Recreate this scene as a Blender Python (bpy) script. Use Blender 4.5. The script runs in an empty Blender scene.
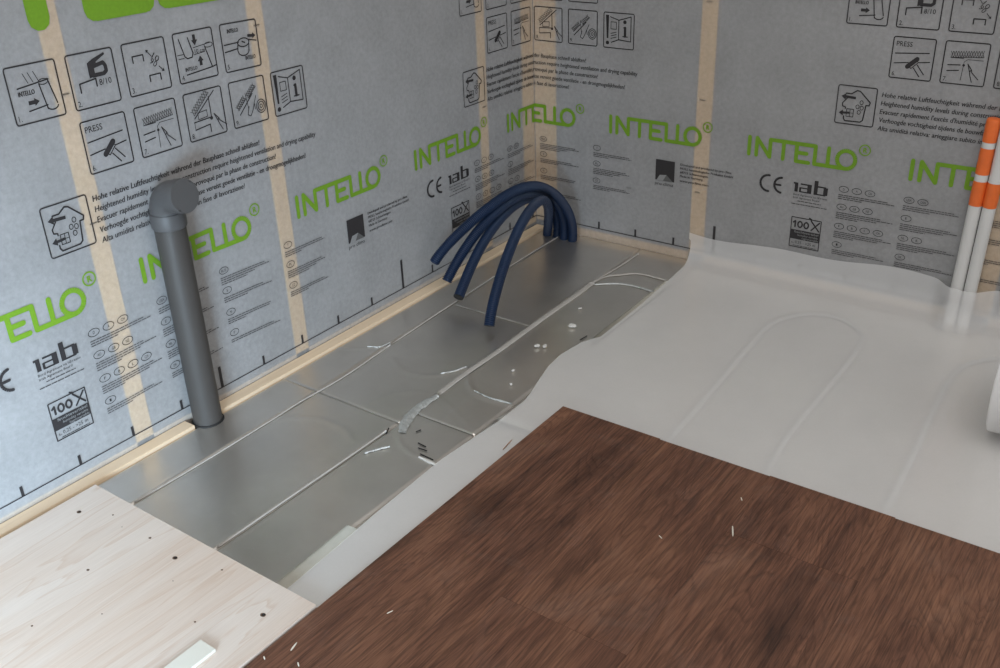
import bpy, bmesh, math, random
import numpy as np
from mathutils import Matrix, Vector, Euler

# ------------------------------------------------------------------ camera
FPX = 998.17                                   # focal length in pixels of the 1000 x 668 frame
CAM = np.array([1.344, -1.970, 0.924])
YAW, PITCH, ROLL = 0.642467, 1.0935412, -0.0385651
ROT = (Matrix.Rotation(YAW, 3, 'Z') @ Matrix.Rotation(PITCH, 3, 'X') @ Matrix.Rotation(ROLL, 3, 'Z'))
scene = bpy.context.scene
col = scene.collection
cam_d = bpy.data.cameras.new('camera')
cam_d.sensor_fit = 'HORIZONTAL'; cam_d.sensor_width = 36.0; cam_d.lens = FPX / 1000 * 36.0
cam_d.clip_start = 0.02
cam = bpy.data.objects.new('camera', cam_d)
cam.matrix_world = Matrix.Translation(Vector(CAM)) @ ROT.to_4x4()
col.objects.link(cam)
scene.camera = cam

# ------------------------------------------------------------------ light
world = bpy.data.worlds.new('world'); scene.world = world
world.use_nodes = True
bg = world.node_tree.nodes['Background']
bg.inputs[0].default_value = (1.0, 0.982, 0.965, 1)
bg.inputs[1].default_value = 0.67

def area(name, loc, target, sx, sy, power, color):
    d = bpy.data.lights.new(name, 'AREA'); d.shape = 'RECTANGLE'
    d.size = sx; d.size_y = sy; d.energy = power; d.color = color
    o = bpy.data.objects.new(name, d); col.objects.link(o)
    o.location = loc
    o.rotation_euler = (Vector(target) - Vector(loc)).to_track_quat('-Z', 'Y').to_euler()
    return o
# added bluish fill lamp, spread narrowed to brighten the left wall's foot and plywood
area('low_fill', (0.95, -2.35, 0.22), (0.0, -1.62, -0.06), 0.5, 0.35, 9, (0.62, 0.82, 1.0)).data.spread = math.radians(80)
# added soft overhead lamp, lifts the floor surfaces against the walls
area('overhead_fill', (1.5, -1.6, 2.40), (1.4, -1.3, 0.0), 1.6, 1.6, 21, (1.0, 0.98, 0.955))
scene.view_settings.view_transform = 'Standard'
scene.view_settings.look = 'None'
scene.view_settings.gamma = 1.0
scene.view_settings.use_curve_mapping = False
scene.view_settings.exposure = 0.0

rng = random.Random(4)

# ------------------------------------------------------------------ pixel helpers (pixel + the surface it lies on)
RM = np.array(ROT)
def ray(x, y): return RM @ np.array([x - 500.0, 334.0 - y, -FPX])
def FL(x, y, z=0.0):
    d = ray(x, y); t = (z - CAM[2]) / d[2]; return CAM + t * d

# ------------------------------------------------------------------ materials
def mat(name):
    m = bpy.data.materials.new(name); m.use_nodes = True
    nt = m.node_tree; nt.nodes.clear()
    out = nt.nodes.new('ShaderNodeOutputMaterial')
    return m, nt, out
def N(nt, kind, **kw):
    n = nt.nodes.new(kind)
    for k, v in kw.items():
        if k.startswith('i_'):
            key = k[2:].replace('_', ' ')
            n.inputs[key].default_value = v
        else: setattr(n, k, v)
    return n
def coords(nt, scale=(1, 1, 1), obj_random=False):
    tc = N(nt, 'ShaderNodeTexCoord')
    mp = N(nt, 'ShaderNodeMapping')
    mp.inputs['Scale'].default_value = scale
    nt.links.new(tc.outputs['Object'], mp.inputs['Vector'])
    if obj_random:
        oi = N(nt, 'ShaderNodeObjectInfo')
        ml = N(nt, 'ShaderNodeMath', operation='MULTIPLY'); ml.inputs[1].default_value = 37.0
        nt.links.new(oi.outputs['Random'], ml.inputs[0])
        cb = N(nt, 'ShaderNodeCombineXYZ')
        for k in range(3): nt.links.new(ml.outputs[0], cb.inputs[k])
        nt.links.new(cb.outputs[0], mp.inputs['Location'])
    return mp.outputs['Vector']
def noise(nt, vec, scale, detail=4, rough=0.55, dist=0.0):
    n = N(nt, 'ShaderNodeTexNoise'); n.inputs['Scale'].default_value = scale
    n.inputs['Detail'].default_value = detail; n.inputs['Roughness'].default_value = rough
    n.inputs['Distortion'].default_value = dist
    nt.links.new(vec, n.inputs['Vector'])
    return n.outputs['Fac']
def ramp(nt, fac, stops, interp='LINEAR'):
    r = N(nt, 'ShaderNodeValToRGB'); r.color_ramp.interpolation = interp
    els = r.color_ramp.elements
    while len(els) < len(stops): els.new(0.5)
    for e, (p, c) in zip(els, stops):
        e.position = p; e.color = (*c, 1) if len(c) == 3 else c
    nt.links.new(fac, r.inputs[0])
    return r.outputs[0]
def mixc(nt, fac, a, b, mode='MIX'):
    m = N(nt, 'ShaderNodeMix', data_type='RGBA', blend_type=mode)
    if isinstance(fac, (int, float)): m.inputs[0].default_value = fac
    else: nt.links.new(fac, m.inputs[0])
    for sock, v in ((m.inputs[6], a), (m.inputs[7], b)):
        if isinstance(v, tuple): sock.default_value = (*v, 1)
        else: nt.links.new(v, sock)
    return m.outputs[2]
def bump(nt, h, strength, dist):
    b = N(nt, 'ShaderNodeBump'); b.inputs['Strength'].default_value = strength
    b.inputs['Distance'].default_value = dist
    nt.links.new(h, b.inputs['Height']); return b.outputs[0]
def principled(nt, out, color, rough, metal=0.0, normal=None, spec=0.5):
    p = N(nt, 'ShaderNodeBsdfPrincipled')
    if isinstance(color, tuple): p.inputs['Base Color'].default_value = (*color, 1)
    else: nt.links.new(color, p.inputs['Base Color'])
    if isinstance(rough, (int, float)): p.inputs['Roughness'].default_value = rough
    else: nt.links.new(rough, p.inputs['Roughness'])
    p.inputs['Metallic'].default_value = metal
    p.inputs['Specular IOR Level'].default_value = spec
    if normal is not None: nt.links.new(normal, p.inputs['Normal'])
    nt.links.new(p.outputs[0], out.inputs[0])
    return p
def simple(name, color, rough=0.6, metal=0.0, var=0.0, scale=30, bstr=0.0, bdist=0.001, spec=0.5):
    m, nt, out = mat(name)
    v = coords(nt)
    f = noise(nt, v, scale)
    c = ramp(nt, f, [(0.3, tuple(x * (1 - var) for x in color)), (0.7, tuple(min(1, x * (1 + var)) for x in color))])
    nr = bump(nt, f, bstr, bdist) if bstr else None
    principled(nt, out, c, rough, metal, nr, spec)
    return m
def sheet(name, color, clear, var=0.06, blotch=9, fibre=160, bstr=0.15, bdist=0.002):
    """thin fleece that lets part of what lies behind it show through"""
    m, nt, out = mat(name)
    v = coords(nt)
    a = noise(nt, v, blotch, 5, 0.6); b = noise(nt, v, fibre, 3, 0.7)
    mm = N(nt, 'ShaderNodeMath', operation='MULTIPLY_ADD'); mm.inputs[1].default_value = 0.55
    nt.links.new(b, mm.inputs[0])
    m2 = N(nt, 'ShaderNodeMath', operation='MULTIPLY'); m2.inputs[1].default_value = 0.45
    nt.links.new(a, m2.inputs[0]); nt.links.new(m2.outputs[0], mm.inputs[2])
    c = ramp(nt, mm.outputs[0], [(0.32, tuple(x * (1 - var) for x in color)), (0.68, tuple(x * (1 + var) for x in color))])
    d = N(nt, 'ShaderNodeBsdfPrincipled'); d.inputs['Roughness'].default_value = 0.75
    d.inputs['Specular IOR Level'].default_value = 0.2
    nt.links.new(c, d.inputs['Base Color'])
    nt.links.new(bump(nt, mm.outputs[0], bstr, bdist), d.inputs['Normal'])
    t = N(nt, 'ShaderNodeBsdfTransparent')
    mx = N(nt, 'ShaderNodeMixShader'); mx.inputs[0].default_value = clear
    nt.links.new(d.outputs[0], mx.inputs[1]); nt.links.new(t.outputs[0], mx.inputs[2])
    nt.links.new(mx.outputs[0], out.inputs[0])
    return m

M = {}
M['membrane'] = sheet('membrane_fleece', (0.485, 0.488, 0.496), 0.52, var=0.15, blotch=7, fibre=110)
M['underlay'] = sheet('underlay_foam', (0.95, 0.95, 0.955), 0.55, var=0.025, blotch=25, fibre=300, bstr=0.05)
M['insulation'] = simple('insulation', (0.26, 0.265, 0.27), 0.9, var=0.15, scale=14)
M['green_ink'] = simple('green_ink', (0.150, 0.305, 0.012), 0.7, var=0.06, scale=200)
M['dark_ink'] = simple('dark_ink', (0.022, 0.020, 0.022), 0.7, var=0.1, scale=300)
M['fine_ink'] = simple('fine_ink', (0.060, 0.058, 0.060), 0.7, var=0.1, scale=300)
M['pale_ink'] = simple('pale_ink', (0.24, 0.245, 0.25), 0.7, var=0.05, scale=300)
M['mid_ink'] = simple('mid_ink', (0.10, 0.10, 0.10), 0.7, var=0.05, scale=300)
M['staple'] = simple('staple_steel', (0.22, 0.22, 0.22), 0.35, 0.9)
M['grey_plastic'] = simple('grey_plastic', (0.056, 0.052, 0.049), 0.55, var=0.04, scale=12)
M['grey_plastic_b'] = simple('grey_fitting_plastic', (0.084, 0.084, 0.087), 0.5, var=0.03, scale=12)
M['shade_black'] = simple('painted_shade_black', (0.012, 0.012, 0.012), 0.7)
M['blue'] = simple('blue_plastic', (0.0045, 0.0190, 0.058), 0.5, var=0.08, scale=20)
M['white_plastic'] = simple('white_plastic', (0.66, 0.66, 0.65), 0.35, var=0.02, scale=8)
M['orange_tape'] = simple('orange_tape', (0.80, 0.16, 0.03), 0.4, var=0.08, scale=40, bstr=0.3, bdist=0.001)
M['paper_tape'] = simple('paper_tape', (0.40, 0.38, 0.325), 0.75, var=0.05, scale=60)
M['eps'] = simple('white_foam', (0.62, 0.61, 0.58), 0.8, var=0.06, scale=150, bstr=0.3)
M['groove'] = simple('groove_liner', (0.46, 0.44, 0.41), 0.45, var=0.08, scale=50)
M['crinkle'] = simple('crinkled_foil', (0.60, 0.62, 0.61), 0.45, 0.55, var=0.1, scale=90, bstr=0.9, bdist=0.004)
M['splinter'] = simple('pale_splinter', (0.75, 0.70, 0.60), 0.7)
M['brown_splinter'] = simple('brown_splinter', (0.28, 0.14, 0.07), 0.7)
M['dark_hole'] = simple('dark_gap', (0.015, 0.013, 0.012), 0.9)
M['screw'] = simple('rusty_hole', (0.10, 0.055, 0.03), 0.7)
M['concrete'] = simple('screed', (0.25, 0.25, 0.24), 0.9, var=0.1)
M['white_strip'] = simple('white_strip', (0.72, 0.71, 0.64), 0.5, var=0.02)

def wood(name, base, dark, along, scale=1.0, rough=0.6):
    m, nt, out = mat(name)
    s = [14 * scale] * 3; s[along] = 1.1 * scale
    v = coords(nt, tuple(s), True)
    f = noise(nt, v, 2.2, 5, 0.6, 0.8)
    c = ramp(nt, f, [(0.25, dark), (0.5, base), (0.85, tuple(min(1, x * 1.08) for x in base))])
    principled(nt, out, c, rough, 0, bump(nt, f, 0.08, 0.001), 0.3)
    return m
M['stud'] = wood('spruce_stud', (0.86, 0.58, 0.25), (0.78, 0.50, 0.20), 2)
M['plate_y'] = wood('spruce_plate_y', (0.80, 0.64, 0.46), (0.72, 0.54, 0.36), 1)
M['plate_x'] = wood('spruce_plate_x', (0.84, 0.60, 0.32), (0.74, 0.50, 0.25), 0)

def ply_mat():
    m, nt, out = mat('poplar_plywood')
    v = coords(nt, (7.0, 0.75, 7.0))
    a = noise(nt, v, 1.6, 3, 0.5, 1.6)
    w = N(nt, 'ShaderNodeMath', operation='FRACT')
    k = N(nt, 'ShaderNodeMath', operation='MULTIPLY'); k.inputs[1].default_value = 7.0
    nt.links.new(a, k.inputs[0]); nt.links.new(k.outputs[0], w.inputs[0])
    rings = ramp(nt, w.outputs[0], [(0.0, (0, 0, 0)), (0.75, (0.25, 0.25, 0.25)), (0.93, (1, 1, 1)), (1.0, (0, 0, 0))])
    broad = noise(nt, coords(nt, (9, 1.0, 9)), 1.1, 3, 0.5, 0.6)
    c1 = ramp(nt, broad, [(0.3, (0.64, 0.52, 0.435)), (0.62, (0.71, 0.635, 0.575))])
    c2 = mixc(nt, 0.5, c1, (0.56, 0.40, 0.30))
    c = mixc(nt, rings, c1, c2)
    fine = noise(nt, coords(nt, (160, 6, 160)), 3, 2)
    c = mixc(nt, 0.12, c, ramp(nt, fine, [(0.3, (0.4, 0.33, 0.27)), (0.7, (0.85, 0.78, 0.7))]))
    principled(nt, out, c, 0.55, 0, bump(nt, fine, 0.06, 0.0005), 0.35)
    return m
M['ply'] = ply_mat()

def laminate_mat():
    m, nt, out = mat('dark_oak_laminate')
    v = coords(nt, (1, 1, 1), True)
    def stretched(sx, sy, scale, det, rough, dist):
        mp = N(nt, 'ShaderNodeMapping'); mp.inputs['Scale'].default_value = (sx, sy, sx)
        nt.links.new(v, mp.inputs['Vector'])
        return noise(nt, mp.outputs[0], scale, det, rough, dist)
    broad = stretched(8, 1.1, 1.0, 3, 0.5, 1.6)
    patch = stretched(11, 2.6, 1.0, 4, 0.6, 0.9)
    grain = stretched(75, 3.2, 1.6, 5, 0.65, 0.9)
    fine = stretched(420, 14, 1.0, 3, 0.7, 0.2)
    c = ramp(nt, patch, [(0.28, (0.085, 0.040, 0.026)), (0.42, (0.150, 0.068, 0.042)), (0.58, (0.195, 0.092, 0.055)), (0.75, (0.235, 0.117, 0.071))])
    g = ramp(nt, grain, [(0.30, (0.50, 0.47, 0.45)), (0.5, (0.95, 0.95, 0.95)), (0.7, (1.22, 1.2, 1.16))])
    c = mixc(nt, 0.75, c, g, 'MULTIPLY')
    f = ramp(nt, fine, [(0.38, (0.42, 0.40, 0.40)), (0.58, (1.15, 1.15, 1.15))])
    c = mixc(nt, 0.6, c, f, 'MULTIPLY')
    # rings of a cathedral figure
    k = N(nt, 'ShaderNodeMath', operation='MULTIPLY'); k.inputs[1].default_value = 24.0
    fr = N(nt, 'ShaderNodeMath', operation='FRACT')
    nt.links.new(broad, k.inputs[0]); nt.links.new(k.outputs[0], fr.inputs[0])
    rg = ramp(nt, fr.outputs[0], [(0.0, (0.50, 0.47, 0.45)), (0.3, (1, 1, 1)), (0.85, (1.08, 1.08, 1.08)), (1, (0.55, 0.52, 0.5))])
    c = mixc(nt, 0.5, c, rg, 'MULTIPLY')
    # dark heart streaks and knots
    vo = N(nt, 'ShaderNodeTexVoronoi'); vo.inputs['Scale'].default_value = 1.0
    mp = N(nt, 'ShaderNodeMapping'); mp.inputs['Scale'].default_value = (9, 2.6, 9)
    wob = N(nt, 'ShaderNodeTexNoise'); wob.inputs['Scale'].default_value = 14; wob.inputs['Detail'].default_value = 3
    nt.links.new(v, wob.inputs['Vector'])
    ad = N(nt, 'ShaderNodeVectorMath', operation='MULTIPLY_ADD'); ad.inputs[1].default_value = (.07, .07, .07)
    nt.links.new(wob.outputs['Color'], ad.inputs[0]); nt.links.new(v, ad.inputs[2])
    nt.links.new(ad.outputs[0], mp.inputs['Vector']); nt.links.new(mp.outputs[0], vo.inputs['Vector'])
    kn = ramp(nt, vo.outputs['Distance'], [(0.06, (0.30, 0.27, 0.26)), (0.26, (1, 1, 1))])
    c = mixc(nt, 0.6, c, kn, 'MULTIPLY')
    # sanding dust lying in smears
    tc = N(nt, 'ShaderNodeTexCoord')
    dust = noise(nt, tc.outputs['Object'], 5.0, 6, 0.7, 1.0)
    dm = ramp(nt, dust, [(0.52, (0, 0, 0)), (0.80, (0.17, 0.17, 0.17))])
    c = mixc(nt, dm, c, (0.30, 0.25, 0.22))
    rr = ramp(nt, dust, [(0.3, (0.42, 0.42, 0.42)), (0.8, (0.62, 0.62, 0.62))])
    principled(nt, out, c, rr, 0, bump(nt, fine, 0.25, 0.0006), 0.4)
    return m
M['laminate'] = laminate_mat()

def foil_mat():
    m, nt, out = mat('aluminium_foil')
    v = coords(nt)
    a = noise(nt, v, 45, 4, 0.6, 0.3); b = noise(nt, v, 260, 3, 0.7)
    c = ramp(nt, noise(nt, v, 6, 4, 0.6), [(0.3, (0.71, 0.67, 0.62)), (0.7, (0.81, 0.77, 0.715))])
    r = ramp(nt, noise(nt, v, 9, 5, 0.65), [(0.3, (0.28, 0.28, 0.28)), (0.7, (0.38, 0.38, 0.38))])
    mm = N(nt, 'ShaderNodeMath', operation='ADD')
    nt.links.new(a, mm.inputs[0])
    k = N(nt, 'ShaderNodeMath', operation='MULTIPLY'); k.inputs[1].default_value = 0.12
    nt.links.new(b, k.inputs[0]); nt.links.new(k.outputs[0], mm.inputs[1])
    speck = ramp(nt, noise(nt, v, 330, 1, 0.4), [(0.735, (0, 0, 0)), (0.765, (1, 1, 1))])
    c = mixc(nt, speck, c, (0.72, 0.70, 0.66))
    p = principled(nt, out, c, r, 0.92, bump(nt, mm.outputs[0], 0.16, 0.0012))
    mt = ramp(nt, speck, [(0.0, (0.92, 0.92, 0.92)), (1.0, (0.1, 0.1, 0.1))]); nt.links.new(mt, p.inputs['Metallic'])
    return m
M['foil'] = foil_mat()

# ------------------------------------------------------------------ object helpers
def tag(o, label=None, cat=None, group=None, kind=None):
    if label: o['label'] = label
    if cat: o['category'] = cat
    if group: o['group'] = group
    if kind: o['kind'] = kind
    return o
def link_mesh(name, me, m, parent=None):
    if m: me.materials.append(M[m] if isinstance(m, str) else m)
    o = bpy.data.objects.new(name, me); col.objects.link(o)
    if parent: o.parent = parent
    return o
def from_bm(name, bm, m, parent=None, smooth=False):
    me = bpy.data.meshes.new(name)
    bmesh.ops.recalc_face_normals(bm, faces=bm.faces[:])
    if smooth:
        for e in bm.edges:
            if len(e.link_faces) == 2 and e.calc_face_angle(0) > .6: e.smooth = False
    bm.to_mesh(me); bm.free()
    if smooth:
        for p in me.polygons: p.use_smooth = True
    return link_mesh(name, me, m, parent)
def from_py(name, vs, fs, m, parent=None, smooth=False):
    me = bpy.data.meshes.new(name); me.from_pydata([tuple(map(float, v)) for v in vs], [], fs); me.update()
    if smooth:
        for p in me.polygons: p.use_smooth = True
    return link_mesh(name, me, m, parent)
def empty(name, loc):
    o = bpy.data.objects.new(name, None); o.location = loc; o.empty_display_size = 0.02
    col.objects.link(o); return o
def box(name, lo, hi, m, parent=None, bev=0.0):
    bm = bmesh.new()
    bmesh.ops.create_cube(bm, size=1)
    for v in bm.verts:
        v.co = Vector([lo[k] + (v.co[k] + 0.5) * (hi[k] - lo[k]) for k in range(3)])
    if bev: bmesh.ops.bevel(bm, geom=bm.edges[:], offset=bev, segments=2, affect='EDGES')
    return from_bm(name, bm, m, parent)
def set_origin(o, p):
    """move the object's origin to p, geometry stays"""
    p = Vector(p); o.data.transform(Matrix.Translation(-p)); o.location = p; return o

# ------------------------------------------------------------------ walls
WH = 2.45; YL = -3.3; XR = 3.3
wl = tag(box('wall_left', (-0.16, YL, -0.06), (-0.0030, 0.16, WH), 'insulation'), 'left timber frame wall with insulation behind grey printed membrane', 'wall', kind='structure')
wr = tag(box('wall_right', (0.0, 0.0030, -0.06), (XR, 0.16, WH), 'insulation'), 'right timber frame wall with insulation behind grey printed membrane', 'wall', kind='structure')
G = 0.0012
# studs stand right behind the membrane and show through it
def stud_l(a, b): box('stud', (-0.044, a, 0.0), (-G, b, WH), 'stud', wl)
def stud_r(a, b): box('stud', (a, G, 0.0), (b, 0.044, WH), 'stud', wr)
for a, b in ((-1.203, -1.170), (-0.835, -0.802), (-0.215, -0.187), (-0.046, -0.0013), (-1.60, -1.565), (-2.0, -1.96), (-2.4, -2.36)): stud_l(a, b)
for a, b in ((0.0, 0.060), (0.422, 0.458), (1.030, 1.072), (1.45, 1.49), (1.85, 1.89), (2.3, 2.34)): stud_r(a, b)
box('sole_plate', (-0.044, -3.2, -0.05), (-G, -0.0015, 0.010), 'plate_y', wl)
box('sole_plate', (0.0, G, -0.05), (3.2, 0.044, 0.017), 'plate_x', wr)

def membrane(name, ax, a, b, parent):
    nu, nz = int((b - a) / 0.03), int((WH + 0.03) / 0.03)
    vs, fs = [], []
    for j in range(nz + 1):
        for i in range(nu + 1):
            u = a + (b - a) * i / nu; z = -0.03 + (WH + 0.03) * j / nz
            vs.append((0, u, z) if ax == 'l' else (u, 0, z))
    for j in range(nz):
        for i in range(nu):
            q = j * (nu + 1) + i; fs.append((q, q + 1, q + nu + 2, q + nu + 1))
    return from_py(name, vs, fs, 'membrane', parent, True)
mem_l = membrane('vapour_membrane', 'l', -3.2, 0.0, wl)
mem_r = membrane('vapour_membrane', 'r', 0.0, 3.2, wr)

# ------------------------------------------------------------------ printing on the membrane, laid out in (u, z):
# u < 0 runs along the left wall, u > 0 along the right one, so a print may turn the corner
EPS = 0.0007
# the membrane was not hung dead level on the left wall: how far its print sits above that of the right wall
DZ_U = (-3.0, -1.30, -1.20, -1.08, -0.98, -0.90, -0.82, -0.50, 0.0)
DZ_LOW = (.002, .002, .003, .008, .012, .009, .005, .003, 0)
DZ_MID = (.009, .009, .009, .010, .011, .011, .010, .005, 0)
DZ_TOP = (.0175, .0175, .0170, .0155, .0145, .0135, .0110, .006, 0)
def dz_of(u, z=0.42):
    return float(np.interp(z, (.16, .42, .64), [np.interp(u, DZ_U, t) for t in (DZ_LOW, DZ_MID, DZ_TOP)]))
def stick(name, bm, m, shift=(0, 0), lift=True, layer=0):
    """bend a flat print round the corner and fasten it to the membrane of each wall"""
    du, dz = shift
    for v in bm.verts:
        v.co.x += du; v.co.y += dz
    us = [v.co.x for v in bm.verts]
    if not us: bm.free(); return
    lo, hi = min(us), max(us)
    if hi < -2.2 or lo > 2.2: bm.free(); return
    parts = []
    if lo < 0 < hi:
        b2 = bm.copy()
        bmesh.ops.bisect_plane(bm, geom=bm.verts[:] + bm.edges[:] + bm.faces[:], plane_co=(-0.0009, 0, 0), plane_no=(1, 0, 0), clear_outer=True)
        bmesh.ops.bisect_plane(b2, geom=b2.verts[:] + b2.edges[:] + b2.faces[:], plane_co=(0.0009, 0, 0), plane_no=(1, 0, 0), clear_inner=True)
        parts = [(bm, 'l'), (b2, 'r')]
    else: parts = [(bm, 'l' if hi <= 0 else 'r')]
    e = EPS + 0.0004 * layer
    for b, side in parts:
        if not b.faces: b.free(); continue
        for v in b.verts:
            u, z = v.co.x, v.co.y
            zz = z + (dz_of(u, z) if lift else 0)
            ee = e + v.co.z
            v.co = (ee, u, zz) if side == 'l' else (u, -ee, zz)
        me = bpy.data.meshes.new(name); b.to_mesh(me); b.free()
        link_mesh(name, me, m, mem_l if side == 'l' else mem_r)

def poly(bm, pts):
    z = (len(bm.faces) % 90) * 3e-6          # pieces of ink overlap: each a hair above the last
    vs = [bm.verts.new((x, y, z)) for x, y in pts]
    try: bm.faces.new(vs)
    except ValueError: pass
def disc(bm, x, y, r, n=12, ry=None):
    poly(bm, [(x + r * math.cos(2 * math.pi * k / n), y + (ry or r) * math.sin(2 * math.pi * k / n)) for k in range(n)])
def stroke(bm, pts, w, closed=False, cap=True):
    P = list(pts) + ([pts[0]] if closed else [])
    for (x0, y0), (x1, y1) in zip(P, P[1:]):
        L = math.hypot(x1 - x0, y1 - y0)
        if L < 1e-9: continue
        nx, ny = -(y1 - y0) / L * w / 2, (x1 - x0) / L * w / 2
        poly(bm, [(x0 + nx, y0 + ny), (x1 + nx, y1 + ny), (x1 - nx, y1 - ny), (x0 - nx, y0 - ny)])
    if cap:
        for k, (x, y) in enumerate(P):
            if 0 < k < len(P) - 1:
                a = math.atan2(y - P[k - 1][1], x - P[k - 1][0]); b = math.atan2(P[k + 1][1] - y, P[k + 1][0] - x)
                if abs((b - a + math.pi) % (2 * math.pi) - math.pi) < .45: continue
            disc(bm, x, y, w / 2, 10)
def arc(cx, cy, rx, ry, a0, a1, n=18):
    return [(cx + rx * math.cos(math.radians(a0 + (a1 - a0) * k / n)), cy + ry * math.sin(math.radians(a0 + (a1 - a0) * k / n))) for k in range(n + 1)]
_txt = {}
def text_mesh(s):
    if s not in _txt:
        c = bpy.data.curves.new('lettering', 'FONT'); c.body = s; c.size = 1; c.resolution_u = 2
        o = bpy.data.objects.new('lettering', c); col.objects.link(o)
        bpy.context.view_layer.update()
        me = bpy.data.meshes.new_from_object(o.evaluated_get(bpy.context.evaluated_depsgraph_get()))
        bpy.data.objects.remove(o); bpy.data.curves.remove(c)
        n = len(me.vertices); a = np.zeros(n * 3); me.vertices.foreach_get('co', a); a = a.reshape(n, 3)
        fs = [tuple(p.vertices) for p in me.polygons]
        bpy.data.meshes.remove(me)
        _txt[s] = (a, fs)
    return _txt[s]
def text(bm, s, x, y, w=None, h=0.01, slant=0.0, rot=0.0, center=False, bold=0.0):
    """cap height h, optional total width w, lower left corner at x, y"""
    a, fs = text_mesh(s)
    k = h / 0.70
    x0, x1 = a[:, 0].min(), a[:, 0].max()
    kx = w / (x1 - x0) if w else k * 0.9
    X = (a[:, 0] - x0) * kx; Y = a[:, 1] * k
    X = X + slant * Y
    if center: X = X - (X.max() + X.min()) / 2; Y = Y - h / 2
    c, sn = math.cos(rot), math.sin(rot)
    for ox in ((0,) if not bold else (0, bold)):
        lv = (len(bm.faces) % 90) * 3e-6
        vs = [bm.verts.new((x + ox + c * p - sn * q, y + sn * p + c * q, lv)) for p, q in zip(X, Y)]
        for f in fs:
            try: bm.faces.new([vs[i] for i in f])
            except ValueError: pass

# --- the green word: joined letters with round ends
def logo(name, fx, fz, w, reg):
    bm = bmesh.new()
    S = lambda pts: stroke(bm, [(fx(a), fz(b)) for a, b in pts], w)
    t, b = 0.041, 0.004
    S([(0, b), (0, t)])
    S([(0.0165, b), (0.0165, t), (0.046, b), (0.046, t), (0.142, t), (0.142, b), (0.206, b)])
    S([(0.075, t), (0.075, b)])
    S([(0.103, t), (0.103, b), (0.130, b)])
    S([(0.103, 0.0225), (0.1245, 0.0225)])
    S([(0.1695, t), (0.1695, b)])
    ring = arc(0.206, 0.0225, 0.0182, 0.0185, 0, 360, 32)
    S(ring)
    if reg:
        stroke(bm, [(fx(0.2405) + 0.0105 * math.cos(k * math.pi / 12), fz(0.0475) + 0.0105 * math.sin(k * math.pi / 12)) for k in range(25)], 0.0024, cap=False)
        text(bm, 'R', fx(0.2405), fz(0.0475), None, 0.0105, center=True, bold=0.0012)
    return bm

# --- pictograms, each drawn in a unit square
def P_frame(bm):
    r = 0.045
    pts = arc(1 - r, 1 - r, r, r, 0, 90, 4) + arc(r, 1 - r, r, r, 90, 180, 4) + arc(r, r, r, r, 180, 270, 4) + arc(1 - r, r, r, r, 270, 360, 4)
    stroke(bm, pts, 0.027, True)
def arrow(bm, x0, y0, x1, y1, w, head):
    L = math.hypot(x1 - x0, y1 - y0); dx, dy = (x1 - x0) / L, (y1 - y0) / L; nx, ny = -dy, dx
    mx, my = x1 - dx * head, y1 - dy * head
    poly(bm, [(x0 + nx * w / 2, y0 + ny * w / 2), (x0 - nx * w / 2, y0 - ny * w / 2), (mx - nx * w / 2, my - ny * w / 2), (mx + nx * w / 2, my + ny * w / 2)])
    poly(bm, [(mx + nx * head * .7, my + ny * head * .7), (mx - nx * head * .7, my - ny * head * .7), (x1, y1)])
def zigzag(bm, x0, y0, x1, y1, t, n, w=0.012):
    L = math.hypot(x1 - x0, y1 - y0); dx, dy = (x1 - x0) / L, (y1 - y0) / L; nx, ny = -dy, dx
    for ph in (0, 1):
        pts = []
        for k in range(n + 1):
            s = L * k / n; o = t if (k + ph) % 2 else 0
            pts.append((x0 + dx * s + nx * o, y0 + dy * s + ny * o))
        stroke(bm, pts, w, cap=False)
    stroke(bm, [(x0, y0), (x1, y1)], w * 1.3, cap=False); 
def gun(bm, x, y, s, a):
    c, q = math.cos(a), math.sin(a)
    for pts in ([(.10, -.46), (.055, -.28), (.045, -.20), (0, 0), (.09, -.15), (.10, -.22)], [(.045, -.20), (.09, -.15)], [(.10, -.22), (.25, -.40)]):
        stroke(bm, [(x + s * (c * px - q * py), y + s * (q * px + c * py)) for px, py in pts], 0.020)
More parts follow.
